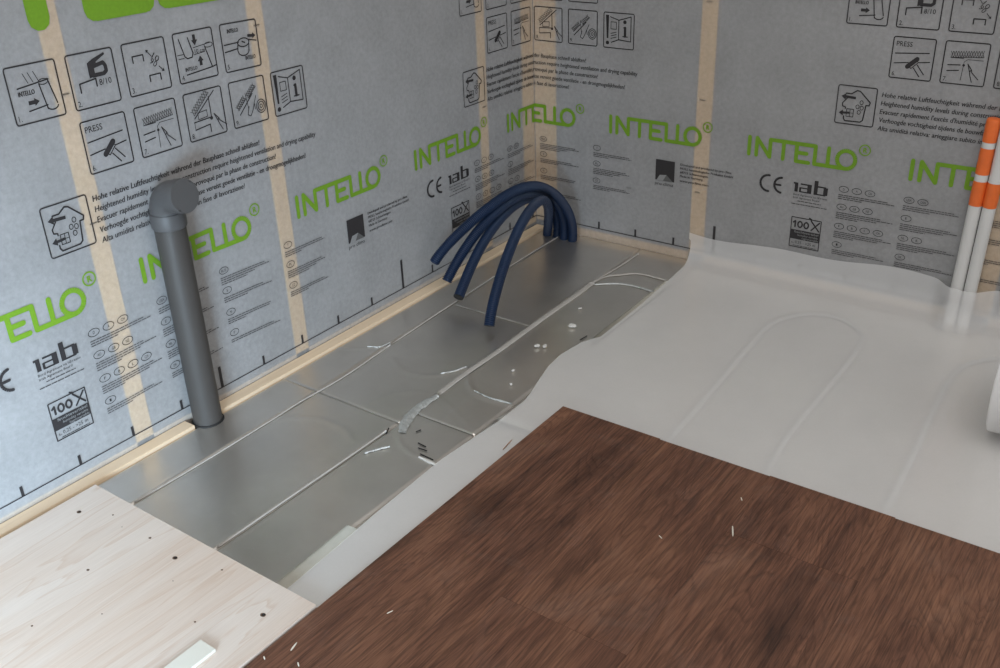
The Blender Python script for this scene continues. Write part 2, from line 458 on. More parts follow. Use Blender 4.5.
def picto(k):
    bm = bmesh.new(); P_frame(bm)
    if k < 10: text(bm, '%d.' % k, .06, .055, None, .105)
    W = 0.024
    s = lambda pts, w=W: stroke(bm, pts, w)
    if k == 1:
        for x in (.33, .43, .54): s([(x, .86), (x + .07, .68)], .012)
        s([(.17, .62), (.80, .68)]); s([(.30, .20), (.68, .24)])
        s([(.60, .62), (.67, .17)]); s([(.78, .69), (.88, .24)])
        s([(.60, .62)] + arc(.69, .655, .095, .05, 200, 520, 18), .016); s(arc(.775, .21, .11, .07, 200, 350, 10))
        text(bm, 'INTELLO', .16, .48, .32, .085, bold=.008)
        arrow(bm, .32, .34, .54, .34, .07, .10)
    elif k == 2:
        poly(bm, [(.42, .52), (.42, .80), (.55, .86), (.82, 1.0 - .06), (.83, .90), (.62, .80), (.60, .76), (.55, .74), (.55, .55)])
        s([(.52, .72), (.76, .76), (.80, .70), (.80, .60), (.74, .56), (.50, .56)], .075)
        s([(.18, .30), (.18, .46), (.54, .50), (.54, .36)], .028); text(bm, '8/10', .60, .36, .27, .115)
    elif k == 3:
        s([(.20, .62), (.20, .74), (.45, .74), (.45, .62)], .026); s([(.52, .20), (.52, .32), (.78, .32), (.78, .20)], .026)
        s([(.56, .78), (.64, .68)], .016); s([(.78, .46), (.87, .36)], .016)
        arrow(bm, .60, .73, .53, .82, .01, .055); arrow(bm, .82, .42, .89, .34, .01, .055)
        text(bm, '10', .74, .64, .17, .12, rot=-.75, center=True); text(bm, '90', .67, .55, .17, .12, rot=-.75, center=True)
    elif k == 4:
        s([(.13, .88), (.22, .52)]); s([(.36, .88), (.44, .56), (.40, .48), (.28, .47), (.22, .52)])
        s([(.04, .57), (.20, .57)], .014); s([(.06, .49), (.20, .49)], .014)
        arrow(bm, .52, .92, .52, .70, .07, .11); arrow(bm, .60, .28, .60, .48, .07, .11)
        s([(.46, .66), (.92, .70)], .014); s([(.46, .52), (.74, .54)], .014); text(bm, '10 cm', .49, .54, .26, .085)
        s(arc(.86, .66, .11, .05, 0, 360, 14), .014); s([(.76, .64), (.88, .20), (.98, .22)]); s([(.20, .15), (.88, .20)])
        text(bm, 'INTELLO', .18, .22, .30, .075, bold=.006)
    elif k == 5:
        text(bm, 'INTELLO', .18, .80, .30, .085, bold=.008); text(bm, 'INTELLO', .58, .18, .28, .085, bold=.008)
        s([(.05, .57), (.45, .58)]); s([(.05, .42), (.40, .45)]); s([(.72, .60), (.95, .55)])
        s(arc(.58, .56, .16, .09, 20, 380, 18)); s([(.42, .52), (.40, .40)] + arc(.56, .38, .15, .10, 200, 350, 8) + [(.74, .58)])
        arrow(bm, .72, .68, .95, .66, .06, .09); s([(.55, .58), (.62, .55)], .03)
    elif k == 6:
        text(bm, 'PRESS', .08, .78, .38, .12)
        s([(.08, .60), (.88, .66)]); s([(.08, .36), (.42, .40)]); s([(.68, .42), (.92, .45)])
        stroke(bm, [(.41, .30), (.62, .50)], .11); s([(.50, .26), (.66, .42), (.60, .48)], .02); s([(.50, .26), (.44, .32)], .02)
        s([(.56, .28), (.72, .08)]); s([(.64, .36), (.82, .14)])
    elif k == 7:
        zigzag(bm, .16, .62, .90, .68, .15, 13, .010); s([(.16, .62), (.45, .62)], .016)
        s([(.90, .60), (.55, .60), (.48, .54), (.46, .10)], .012)
        s([(.12, .44), (.40, .46)]); s([(.12, .30), (.38, .33)]); disc(bm, .48, .46, .03)
        gun(bm, .57, .50, .95, .12)
    elif k == 8:
        zigzag(bm, .20, .52, .66, .92, .13, 9, .010); s([(.20, .46), (.80, .94)]); s([(.64, .84), (.64, .36)])
        s([(.30, .56), (.54, .58), (.54, .44), (.30, .42), (.30, .56)], .016); s([(.18, .38), (.60, .40)]); s([(.18, .22), (.58, .26), (.58, .10)])
        s([(.18, .38), (.18, .22)], .012); disc(bm, .64, .38, .04); gun(bm, .72, .46, .90, .22)
    elif k == 9:
        zigzag(bm, .18, .36, .42, .58, .12, 6); zigzag(bm, .50, .58, .74, .80, .12, 6); s([(.20, .26), (.62, .66)])
        s([(.42, .70), (.46, .36)], .014); s([(.48, .40), (.42, .22), (.50, .18), (.58, .30), (.64, .44)], .018); s([(.72, .60), (.64, .44), (.66, .30)], .016)
        for r in (.15, .10, .04): s(arc(.83, .34, r * .9, r, 0, 360, 20), .02)
    elif k == 10:
        poly(bm, [(.07, .93), (.17, .93), (.155, .27), (.105, .27)]); disc(bm, .13, .14, .055)
        s([(.22, .88), (.50, .80), (.50, .25), (.26, .16)]); s([(.50, .80), (.90, .92), (.90, .22), (.50, .25)], .026)
        s([(.24, .74), (.42, .74), (.42, .54), (.24, .54), (.24, .74)], .018)
        for y in (.44, .37, .30): s([(.24, y - .03), (.42, y + .02)], .018)
        disc(bm, .70, .76, .055); s([(.71, .60), (.71, .36)], .075); s([(.64, .35), (.79, .35)], .03); s([(.66, .60), (.71, .60)], .03)
    elif k == 11:
        s([(.22, .80), (.36, .80), (.50, .90), (.58, .88), (.86, .62), (.84, .54), (.76, .54), (.72, .14), (.66, .09), (.26, .08), (.22, .14), (.22, .20)], .032)
        s([(.26, .68), (.15, .54), (.16, .46), (.24, .44), (.24, .40)], .028)
        arrow(bm, .48, .70, .10, .72, .065, .12); arrow(bm, .36, .30, .08, .28, .055, .11)
        s([(.28, .40), (.46, .40), (.46, .20), (.28, .20), (.28, .40)], .018); s([(.37, .40), (.37, .20)], .014); s([(.28, .30), (.46, .30)], .014)
        for x, y in ((.64, .60), (.55, .48), (.66, .46), (.60, .34)): s(arc(x, y, .042, .052, 0, 360, 12) , .016)
    return bm

LINES = [('Hohe relative Luftfeuchtigkeit während der Bauphase schnell ablüften!', .331),
         ('Heightened humidity levels during construction require heightened ventilation and drying capability', .464),
         ("Evacuer rapidement l'excès d'humidité provoqué par la phase de construction!", .363),
         ('Verhoogde vochtigheid tijdens de bouwfase vereist goede ventilatie - en droogmogelijkheden!', .433),
         ('Alta umidità relativa: arieggiare subito in fase di lavorazione!', .285)]
COLS = [(.758, [('D', 'A', 'CH'), ('AU', 'GB', 'NZ'), ('F', 'B', 'L', 'CH'), ('I',)], (3, 4, 4, 3)),
        (.887, [('USA', 'CAN'), ('E',), ('NL', 'B'), ('DK',)], (3, 4, 4, 3)),
        (1.019, [('RUS',), ('S',), ('N',), ('F',)], (4, 3, 3, 2)),
        (1.170, [('T',), ('PL',), ('CZ',)], (3, 4, 3))]
ROWZ = (.228, .190, .148, .107)
def fine_lines(bm, x, z, widths, pitch=.0040, h=.0016, seed=0):
    r = random.Random(seed)
    for k, w in enumerate(widths):
        a = 0.0
        while a < w:
            b = min(w, a + r.uniform(.004, .011))
            poly(bm, [(x + a, z - k * pitch), (x + b, z - k * pitch), (x + b, z - k * pitch + h), (x + a, z - k * pitch + h)])
            a = b + .0011

PERIOD = 0.995
for rep in (-3, -2, -1, 0, 1):
    o = rep * PERIOD
    def scaled(bm, x, z, s):
        for v in bm.verts: v.co.x = x + v.co.x * s; v.co.y = z + v.co.y * s
        return bm
    for k, u in enumerate((.211, .549, .883)):
        stick('green_lettering', logo('l', lambda a: u + a, lambda b: .267 + b, .0082, True), 'green_ink', (o - (.018 if rep == -2 and k > 0 else 0), -.002 if rep == -2 and k == 1 else 0))
    # numbered working steps
    for k in range(5):
        stick('pictogram', scaled(picto(k + 1), .7225 + k * .0925, .554, .0755), 'dark_ink', (o, 0))
        stick('pictogram', scaled(picto(k + 6), .8145 + k * .0925, .4615, .0755), 'dark_ink', (o, 0))
    stick('pictogram', scaled(picto(11), .7225, .362, .075), 'dark_ink', (o, 0))
    for k, (s, w) in enumerate(LINES):
        bm = bmesh.new(); text(bm, s, .807, .4225 - k * .01625, w, .0092, slant=.12, bold=.0004)
        stick('instruction_line', bm, 'dark_ink', (o, 0))
    # approval marks
    bm = bmesh.new()
    stroke(bm, arc(.598, .214, .0175, .0175, 85, 275, 14), .0048); stroke(bm, arc(.628, .214, .0165, .0165, 95, 265, 14), .0048); stroke(bm, [(.613, .214), (.625, .214)], .0045)
    stick('conformity_mark', bm, 'dark_ink', (o - (.012 if rep == -2 else 0), 0))
    bm = bmesh.new()
    poly(bm, [(.656, .206), (.663, .206), (.663, .226), (.653, .226), (.653, .2225), (.656, .2225)])
    def bar(x0, x1, z0, z1): poly(bm, [(x0, z0), (x1, z0), (x1, z1), (x0, z1)])
    bar(.668, .687, .2225, .2255); bar(.683, .692, .206, .2255); bar(.667, .683, .206, .2085); bar(.667, .683, .2145, .217); bar(.666, .670, .2065, .2165)
    bar(.697, .705, .206, .236); bar(.705, .722, .206, .2088); bar(.705, .722, .2225, .2255); bar(.717, .726, .2075, .224)
    stick('approval_logo', bm, 'dark_ink', (o, 0))
    bm = bmesh.new()
    text(bm, 'Bord Agrément na hÉireann', .655, .198, .072, .0042); text(bm, 'Irish Agrément Board', .655, .1915, .056, .0042)
    stick('small_print', bm, 'dark_ink', (o, 0))
    bm = bmesh.new(); fine_lines(bm, .665, .1855, (.050,), seed=3); fine_lines(bm, .652, .1785, (.076,), seed=5)
    stick('small_print', bm, 'fine_ink', (o, 0))
    bm = bmesh.new()
    X0, X1, Z0, Z1 = .657, .7205, .084, .150
    stroke(bm, [(X0, Z0), (X1, Z0), (X1, Z1), (X0, Z1)], .0019, True)
    poly(bm, [(X0, .1015), (X1, .1015), (X1, .1225), (X0, .1225)])
    stroke(bm, [(X0 + .0045, .1385), (X0 + .0085, .1420), (X0 + .0085, .1290)], .0034)
    for q in (.0190, .0325): stroke(bm, arc(X0 + q, .1355, .0047, .0066, 0, 360, 18), .0034)
    stroke(bm, [(.701, .127), (.717, .146)], .003); stroke(bm, [(.699, .148), (.717, .127)], .003); stroke(bm, [(.695, .153), (.699, .151)], .003)
    text(bm, 's', X0 + .004, .0915, .003, .0055); text(bm, 'd', X0 + .0075, .0905, .002, .003); text(bm, '0,25 - >25 m', X0 + .012, .0915, .044, .0065)
    fine_lines(bm, X0 + .008, .0865, (.050,), h=.0012, seed=9)
    stick('rating_box', bm, 'dark_ink', (o, 0))
    bm = bmesh.new()
    text(bm, 'feuchtevariabel', X0 + .008, .1160, .052, .0052, slant=.12); text(bm, 'humidity variable', X0 + .016, .1095, .044, .0045, slant=.12); text(bm, 'hygrovariable', X0 + .026, .1035, .035, .0045, slant=.12)
    stick('rating_words', bm, 'pale_ink', (o, 0), layer=1)
    # maker's emblem
    bm = bmesh.new()
    poly(bm, [(.3305, .1775), (.378, .1775), (.378, .2255), (.3305, .2255)])
    stick('maker_emblem', bm, 'dark_ink', (o, 0))
    bm = bmesh.new(); poly(bm, [(.334, .1775), (.3415, .190), (.3585, .192), (.350, .1775)])
    stick('emblem_roof', bm, 'pale_ink', (o, 0), layer=1)
    bm = bmesh.new(); poly(bm, [(.350, .1775), (.3585, .192), (.375, .1775)])
    stick('emblem_roof', bm, 'mid_ink', (o, 0), layer=1)
    bm = bmesh.new(); text(bm, 'pro clima', .330, .166, .046, .0075)
    stick('maker_name', bm, 'dark_ink', (o, 0))
    bm = bmesh.new()
    for k, (s, w) in enumerate((('Developed and produced by pro clima', .122), ('MOLL bauökologische Produkte GmbH', .126), ('68723 Schwetzingen', .067), ('Made in Germany', .056), ('www.proclima.com', .070))):
        text(bm, s, .3915, .2195 - k * .0088 - (.002 if k == 4 else 0), w, .0052, bold=.0004)
    stick('maker_address', bm, 'dark_ink', (o, 0))
    # language blocks
    for ci, (cx, rows, ns) in enumerate(COLS):
        for ri, (ov, n) in enumerate(zip(rows, ns)):
            bm = bmesh.new(); z = ROWZ[ri]
            for k, s in enumerate(ov):
                stroke(bm, arc(cx + k * .0265, z, .0098, .0062, 0, 360, 18), .0011, cap=False)
                text(bm, s, cx + k * .0265, z, .0034 * len(s), .0050, center=True)
            stick('country_ovals', bm, 'dark_ink', (o, 0))
            r = random.Random(ci * 10 + ri); bm = bmesh.new()
            ws = [r.uniform(.088, .102), r.uniform(.095, .118)] + [r.uniform(.04, .06) for _ in range(n - 2)]
            if n == 4: ws[2] = r.uniform(.07, .095)
            fine_lines(bm, cx - .0095, z - .0135, ws, seed=ci * 7 + ri)
            stick('small_print', bm, 'fine_ink', (o, 0))

# overlap line with a tick every 10 cm, a long one every 50 cm
ZL = .027
bm = bmesh.new()
poly(bm, [(-3.1, ZL - .001), (-.001, ZL - .001), (-.001, ZL + .001), (-3.1, ZL + .001)])
stick('overlap_line', bm, 'dark_ink', lift=False)
bm = bmesh.new()
poly(bm, [(.001, ZL - .001), (3.1, ZL - .001), (3.1, ZL + .001), (.001, ZL + .001)])
stick('overlap_line', bm, 'dark_ink', lift=False)
for k in range(-22, 23):
    u = .483 + .1 * k
    if u < 0: u -= .0
    if abs(u) < .01: continue
    if u < -1.07: u += .010
    lng = k in (-15, -10, -5, 0, 6, 11)
    h = .066 if lng else .018
    if lng and u < -.9: h = .042
    w = .0030 if lng else .0024
    bm = bmesh.new(); poly(bm, [(u - w, ZL), (u + w, ZL), (u + w, ZL + h), (u - w, ZL + h)])
    stick('tick_mark', bm, 'dark_ink', lift=False)

# the oversized green word above the working steps
bx = [(-.02, -1.53), (0, -1.46), (.0466, -1.315), (.0755, -1.1975), (.103, -1.113), (.142, -.988), (.17, -.895), (.206, -.79), (.26, -.63)]
fx = lambda a: float(np.interp(a, [b[0] for b in bx], [b[1] for b in bx]))
bm = logo('l', fx, lambda b: .6845 + (b - .004) * 3.6, .033, False)
stick('large_green_lettering', bm, 'green_ink')
bm = logo('l', fx, lambda b: .6845 + (b - .004) * 3.6, .033, False)
stick('large_green_lettering', bm, 'green_ink', (3.05, 0))

def staple(u, z, rot=0.0):
    if u < 0: b = box('staple', (.0002, u - .006, z - .0006), (.0014, u + .006, z + .0006), 'staple', mem_l)
    else: b = box('staple', (u - .006, -.0014, z - .0006), (u + .006, -.0002, z + .0006), 'staple', mem_r)
for u, z in ((-1.186, .595), (-1.19, .40), (-.82, .63), (.438, .575), (.436, .372), (.436, .165), (.262, .145), (-.20, .35), (1.05, .3)): staple(u, z)

# ------------------------------------------------------------------ floor: foil faced heating panels on the subfloor
floor = tag(box('floor', (0.0, YL, -0.10), (XR, 0.0, -0.032), 'concrete'), 'subfloor carrying foil faced heating panels', 'floor', kind='structure')
S1 = [(-3.3, .126), (-1.301, .124), (-.948, .123), (-.658, .110), (-.469, .104), (0, .087)]
S2 = [(-3.3, .322), (-1.301, .3195), (-.931, .320), (-.796, .316), (-.595, .314), (-.238, .303), (0, .297)]
seam = lambda S: (lambda y: np.interp(y, [s[0] for s in S], [s[1] for s in S]))
s0 = lambda y: np.full_like(np.asarray(y, float), .0295)
s1, s2 = seam(S1), seam(S2)
cst = lambda c: (lambda y: np.full_like(np.asarray(y, float), c))
def seg_dist(X, Y, pts):
    D = np.full(X.shape, 9.0)
    for (x0, y0), (x1, y1) in zip(pts, pts[1:]):
        dx, dy = x1 - x0, y1 - y0; L2 = dx * dx + dy * dy + 1e-12
        t = np.clip(((X - x0) * dx + (Y - y0) * dy) / L2, 0, 1)
        D = np.minimum(D, np.hypot(X - x0 - t * dx, Y - y0 - t * dy))
    return D
def smooth_pts(pts, n=8):
    P = [np.array(p, float) for p in pts]; P = [2 * P[0] - P[1]] + P + [2 * P[-1] - P[-2]]; out = []
    for i in range(1, len(P) - 2):
        for k in range(n):
            t = k / n; a, b, c, d = P[i - 1:i + 3]
            out.append(.5 * (2 * b + (c - a) * t + (2 * a - 5 * b + 4 * c - d) * t * t + (3 * b - a - 3 * c + d) * t ** 3))
    out.append(P[-2]); return out
def px_floor(pts, z=0.0): return smooth_pts([FL(x, y, z)[:2] for x, y in pts])
# pipe channels pressed under the foil
EMB = [(px_floor([(275, 420), (295, 417), (320, 419), (343, 428), (352, 440)]), .0012, .006),
       (px_floor([(322, 346), (345, 348), (368, 348), (390, 345)]), .0014, .004),
       (px_floor([(392, 358), (402, 370), (420, 375), (445, 374), (466, 368)]), .0016, .005),
       (px_floor([(468, 375), (470, 386), (480, 395), (500, 402), (512, 405)]), .0016, .005),
       (px_floor([(402, 420), (398, 432), (402, 445), (415, 455), (430, 462)]), .0018, .004),
       (px_floor([(362, 405), (400, 392), (437, 396), (475, 430)]), .0006, .003),
       (px_floor([(437, 423), (478, 393)]), .0007, .002),
       (px_floor([(540, 265), (580, 268), (612, 278), (660, 284)]), .0005, .003)]
def hash_noise(X, Y, s, seed):
    r = np.random.RandomState(seed); ph = r.uniform(0, 6.28, (7, 2)); k = r.normal(0, 1, (7, 2)) * s
    return sum(np.sin(X * a + Y * b + p) for (a, b), (p, _) in zip(k, ph)) / 7
def foil_panel(xa, xb, y0, y1, step=.005, lip=(True, True)):
    ny = max(2, int((y1 - y0) / step)); nx = max(2, int(float(np.max(xb(np.array([y0])) - xa(np.array([y0])))) / step))
    ys = np.linspace(y0 + .0006, y1 - .0006, ny + 1)
    e = np.array([0, .0012, .003, .006, .010]); 
    X = np.zeros((ny + 1, 0)); a = xa(ys) + .0006; b = xb(ys) - .0006
    t = np.linspace(0, 1, nx + 1)
    cols = [a + q for q in e] + [a + .014 + (b - a - .028) * q for q in t] + [b - q for q in e[::-1]]
    X = np.stack(cols, 1); Y = np.repeat(ys[:, None], X.shape[1], 1)
    dl = X - a[:, None]; dr = b[:, None] - X
    Z = -.0030 * np.exp(-(dl / .0022) ** 2) - .0030 * np.exp(-(dr / .0022) ** 2)
    Z += .0008 * np.exp(-((dl - .006) / .003) ** 2) * lip[0] + .0008 * np.exp(-((dr - .006) / .003) ** 2) * lip[1]
    dy = np.minimum(Y - y0, y1 - Y); Z = np.where(Z > 0, Z * (1 - np.exp(-(dy / .008) ** 2)), Z * (1 - .8 * np.exp(-(dy / .006) ** 2))); Z += -.0005 * np.exp(-(dy / .002) ** 2)
    Z += .00025 * hash_noise(X, Y, 28, 3) + .00012 * hash_noise(X, Y, 110, 5)
    for pts, amp, w in EMB:
        if max(p[0] for p in pts) < X.min() - .03 or min(p[0] for p in pts) > X.max() + .03: continue
        d = seg_dist(X, Y, pts); Z += amp * np.exp(-(d / w) ** 2)
    R, Cn = X.shape
    vs = [(X[i, j], Y[i, j], Z[i, j] - .0012) for i in range(R) for j in range(Cn)]
    fs = [(i * Cn + j, i * Cn + j + 1, (i + 1) * Cn + j + 1, (i + 1) * Cn + j) for i in range(R - 1) for j in range(Cn - 1)]
    # sides down to the subfloor
    loop = [j for j in range(Cn)] + [i * Cn + Cn - 1 for i in range(1, R)] + [(R - 1) * Cn + j for j in range(Cn - 2, -1, -1)] + [i * Cn for i in range(R - 2, 0, -1)]
    base = len(vs); vs += [(vs[q][0], vs[q][1], -.0318) for q in loop]; n = len(loop)
    fs += [(loop[k], base + k, base + (k + 1) % n, loop[(k + 1) % n]) for k in range(n)]
    o = from_py('foil_panel', vs, fs, 'foil', floor, True)
    return o
YS = (-1.75, -.905, -.0012)
foil_panel(s0, s1, -1.75, -.902); foil_panel(s0, s1, -.902, -.0012)
foil_panel(s1, s2, -1.75, -.902); foil_panel(s1, s2, -.902, -.478); foil_panel(s1, s2, -.478, -.0012)
foil_panel(s2, cst(.452), -1.75, -.862); foil_panel(s2, cst(.452), -.862, -.0012)
xs = [.452, 1.28, 1.6, 2.0, 2.4, 2.8, 3.2]
for a, b in zip(xs, xs[1:]):
    foil_panel(cst(a), cst(b), -1.75, -.80, .02); foil_panel(cst(a), cst(b), -.80, -.0012, .02)
for a, b in ((.0295, .452), (.452, 1.08), (1.08, 2.0), (2.0, 3.2)):
    box('foil_panel', (a + .001, -3.2, -.0318), (b - .001, -1.752, -.0012), 'foil', floor)

def ribbon(name, pts, w, z, m, parent, arch=0.0, th=.0008, wob=0.0, seed=0, nw=4):
    """strip of width w (number or list) that follows pts on the floor"""
    P = [np.array(p, float)[:2] for p in pts]; n = len(P); r = random.Random(seed)
    ws = [w] * n if isinstance(w, (int, float)) else list(np.interp(np.linspace(0, 1, n), np.linspace(0, 1, len(w)), w))
    vs, fs = [], []
    for i, p in enumerate(P):
        d = P[min(n - 1, i + 1)] - P[max(0, i - 1)]; d /= np.linalg.norm(d) + 1e-9; nn = np.array([-d[1], d[0]])
        for k in range(nw + 1):
            s = k / nw - .5
            q = p + nn * ws[i] * (s + (r.uniform(-.12, .12) * wob if k in (0, nw) else 0))
            zz = z + arch * (1 - 4 * s * s) + r.uniform(-1, 1) * wob * .0016
            vs.append((q[0], q[1], max(zz, z - .0005)))
    m0 = len(vs); vs += [(a, b, c - th) for a, b, c in vs]
    for i in range(n - 1):
        for k in range(nw):
            a = i * (nw + 1) + k; fs.append((a, a + 1, a + nw + 2, a + nw + 1)); fs.append((m0 + a, m0 + a + nw + 1, m0 + a + nw + 2, m0 + a + 1))
        a = i * (nw + 1); fs.append((a, a + nw + 1, m0 + a + nw + 1, m0 + a)); b = a + nw; fs.append((b, m0 + b, m0 + b + nw + 1, b + nw + 1))
    fs.append(tuple(range(0, nw + 1)) + tuple(range(m0 + nw, m0 - 1, -1)))
    e = (n - 1) * (nw + 1); fs.append(tuple(range(e + nw, e - 1, -1)) + tuple(range(m0 + e, m0 + e + nw + 1)))
    return from_py(name, vs, fs, m, parent, True)
pxp = lambda *pts: px_floor(pts)
ribbon('groove_liner', pxp((592, 283), (575, 296), (545, 317), (500, 350), (465, 374), (437, 395)), [.015, .014, .013, .012, .012], .0008, 'groove', floor, .0012)
ribbon('crinkled_foil', pxp((437, 396), (424, 404), (412, 414), (405, 424), (402, 433)), [.011, .017, .020, .019, .013], .0008, 'crinkle', floor, .0022, wob=.55, seed=2, nw=6)
ribbon('groove_edge', pxp((592, 283), (605, 277), (620, 275), (640, 274), (668, 281)), [.006, .007, .008, .007], .0008, 'groove', floor, .0012)
ribbon('groove_edge', pxp((594, 285), (606, 284), (622, 284), (638, 287), (654, 292)), [.004, .007, .009, .009], .0008, 'crinkle', floor, .0016, wob=.15)
ribbon('groove_edge', pxp((592, 282), (610, 272), (625, 263), (638, 254)), [.006, .005, .005, .005], .0006, 'groove', floor, .0010)
ribbon('seam_lip', pxp((135, 502), (200, 464), (270, 421), (300, 402), (345, 376), (390, 345)), .0042, .0006, 'groove', floor, .0010)
ribbon('seam_lip', pxp((390, 345), (455, 302), (520, 260), (563, 234)), .0042, .0006, 'groove', floor, .0010)
ribbon('seam_lip', pxp((218, 547), (280, 504), (340, 463), (386, 431)), .0046, .0006, 'groove', floor, .0012)
ribbon('foil_curl', pxp((364, 454), (376, 450), (390, 447)), [.002, .006, .003], .0008, 'crinkle', floor, .0012, wob=.7)
ribbon('foil_curl', pxp((440, 374), (455, 371), (466, 367)), [.001, .004, .003], .0008, 'crinkle', floor, .0010, wob=.5)
ribbon('foil_curl', pxp((474, 391), (490, 398), (512, 404)), [.001, .004, .005], .0008, 'crinkle', floor, .0012, wob=.6)
ribbon('foil_curl', pxp((367, 347), (380, 347), (390, 343)), [.001, .003, .003], .0008, 'crinkle', floor, .0010, wob=.4)
for pts in (((416, 432), (421, 430)), ((418, 443), (426, 447)), ((418, 448), (427, 451)), ((420, 454), (433, 460)), ((386, 434), (389, 428)), ((580, 340), (587, 336))):
    ribbon('foil_tear', [FL(*p)[:2] for p in pts], .0020, .0008, 'dark_hole', floor, 0)
ribbon('foam_edge', pxp((419, 457), (428, 461), (438, 466)), [.004, .008, .006], .0008, 'eps', floor, .0010, wob=.2)
ribbon('seam_tape', [(.4590, -1.60), (.4590, -1.3), (.4530, -1.16)], .022, .0010, 'paper_tape', floor)
ribbon('seam_tape', [(.4490, -.47), (.4470, -.30), (.4430, -.135)], .017, .0010, 'paper_tape', floor)

# batten between the left wall and the panels, interrupted where the drain pipe rises
box('edge_batten', (.0016, -3.2, -.0318), (.0285, -1.1075, .004), 'plate_y', wl, .001)
box('edge_batten', (.0016, -1.048, -.0318), (.0285, -.0016, .004), 'plate_y', wl, .001)

# ------------------------------------------------------------------ foam underlay
EDGE = [(-1.62, .472), (-1.304, .471), (-1.20, .465), (-1.10, .459), (-.955, .454), (-.882, .459), (-.804, .465), (-.726, .464), (-.690, .455), (-.647, .443), (-.60, .431), (-.553, .426), (-.49, .433), (-.462, .444), (-.448, .453), (-.278, .4495), (-.12, .441), (-.05, .435), (.0, .430), (.08, .424)]
UG = [px_floor([(635, 480), (655, 455), (720, 380), (765, 328), (790, 316), (815, 313), (842, 318), (860, 330), (862, 342), (840, 372), (790, 432), (768, 470), (745, 510)], .003),
      px_floor([(1040, 358), (1000, 357), (970, 362), (955, 372), (942, 392), (915, 450), (888, 505), (868, 545)], .003)]
RAD, YW = .046, -.0030
for g in UG:                                   # pale channel inserts under the sheet
    ribbon('groove_liner', [q for q in g if q[1] > -.9], .011, .0006, 'groove', floor, .0003)
def underlay():
    ys = list(np.arange(-1.60, -.75, .012)) + list(np.arange(-.75, YW - RAD, .006))
    prof = [(y, 0.0, y) for y in ys]
    for k in range(0, 13):
        a = math.pi / 2 * k / 12
        prof.append((YW - RAD + RAD * math.sin(a), RAD * (1 - math.cos(a)), YW - RAD + RAD * a))
    top0 = YW - RAD + RAD * math.pi / 2
    for k in range(1, 5): prof.append((YW, RAD + k * .25, top0 + k * .25))
    xsA = np.concatenate([np.arange(0, .80, .006), np.arange(.80, 2.4, .05)])
    T = np.array([p[2] for p in prof])
    ed = np.interp(T, [e[0] for e in EDGE], [e[1] for e in EDGE])
    X = ed[:, None] + xsA[None, :]
    Y = np.repeat(np.array([p[0] for p in prof])[:, None], len(xsA), 1)
    Z = np.repeat(np.array([p[1] for p in prof])[:, None], len(xsA), 1)
    bulge = .0285 * np.exp(-(np.abs(X - 1.0175) / .042) ** 4)
    Y = Y - bulge * np.clip((Y - (YW - RAD - .03)) / .04, 0, 1)
    ztop = .066 + .006 * np.sin(X * 9 + .6) + .004 * np.sin(X * 23) + np.interp(X, [.42, .6, .8, 1.1], [.006, 0, .004, .018])
    for k in range(1, 5):
        i = len(prof) - 5 + k; Z[i] = RAD + (ztop[i] - RAD) * k / 4
    flat = Y < YW - RAD + .001
    fade = np.clip((YW - RAD - Y) / .05, 0, 1)
    for g in UG:
        d = seg_dist(X, Y, g); Z += np.where(flat, .0016 * np.exp(-(d / .0055) ** 2) * fade * np.clip((Y + .73) / .06, 0, 1), 0)
    Z += np.where(flat, fade * (.0006 * hash_noise(X, Y, 9, 11) + .0003 * hash_noise(X, Y, 30, 12) + .0009), 0)
    Z = Z + .0018
    R, C = X.shape
    vs = [(X[i, j], Y[i, j], Z[i, j]) for i in range(R) for j in range(C)]
    fs = [(i * C + j, i * C + j + 1, (i + 1) * C + j + 1, (i + 1) * C + j) for i in range(R - 1) for j in range(C - 1)]
    return from_py('foam_underlay', vs, fs, 'underlay', None, True)
tag(set_origin(underlay(), (1.0, -.4, .002)), 'translucent white foam underlay sheet spread over the panels and turned up the right wall', 'underlay')

# the rest of the underlay, still rolled up
def roll(x0, x1, yc, r, zc):
    pts = []
    turns = 5; n = 40 * turns
    for k in range(n + 1):
        a = 2 * math.pi * turns * k / n; rr = r - (r - .030) * (k / n)
        pts.append((yc + rr * math.sin(a + math.pi), zc + rr * math.cos(a + math.pi)))
    vs, fs = [], []
    ts = [x0, x0 + .004, x0 + .2, x1]
    for j, x in enumerate(ts):
        for k, (y, z) in enumerate(pts): vs.append((x, y, z))
    m = len(pts)
    for j in range(len(ts) - 1):
        for k in range(m - 1): fs.append((j * m + k, j * m + k + 1, (j + 1) * m + k + 1, (j + 1) * m + k))
    o = from_py('underlay_roll', vs, fs, 'underlay', None, True)
    s = o.modifiers.new('thick', 'SOLIDIFY'); s.thickness = .0025; s.offset = -1
    return o
tag(set_origin(roll(1.162, 2.0, -.375, .100, .1065), (1.5, -.375, .005)), 'rolled up white foam underlay lying on the underlay sheet at the right edge', 'underlay roll')

# ------------------------------------------------------------------ laminate
LZ0, LZ1 = .0048, .0126
lam = tag(empty('laminate_floor', (.9, -1.2, LZ0)), 'dark brown oak laminate planks laid over the white underlay', 'laminate')
LX, LY, PW = .5405, -.7225, .1885
cuts = [[], [-1.168], [-.884], [-1.30], [-.95], [-1.25], [-.86]]
for k in range(7):
    x0 = LX + k * PW
    ys = [LY + (.0010, -.0012, .0006, -.0014, .0004, 0, .001)[k]] + cuts[k]
    ys = ys + [min(ys[-1] - .3, -1.85)]
    for a, b in zip(ys, ys[1:]):
        o = box('plank', (x0 + .00008, b + .00008, LZ0), (x0 + PW - .00008, a - .00008, LZ1), 'laminate', None, .00015)
        set_origin(o, (x0 + PW / 2, (a + b) / 2, LZ0)); o.location -= lam.location; o.parent = lam

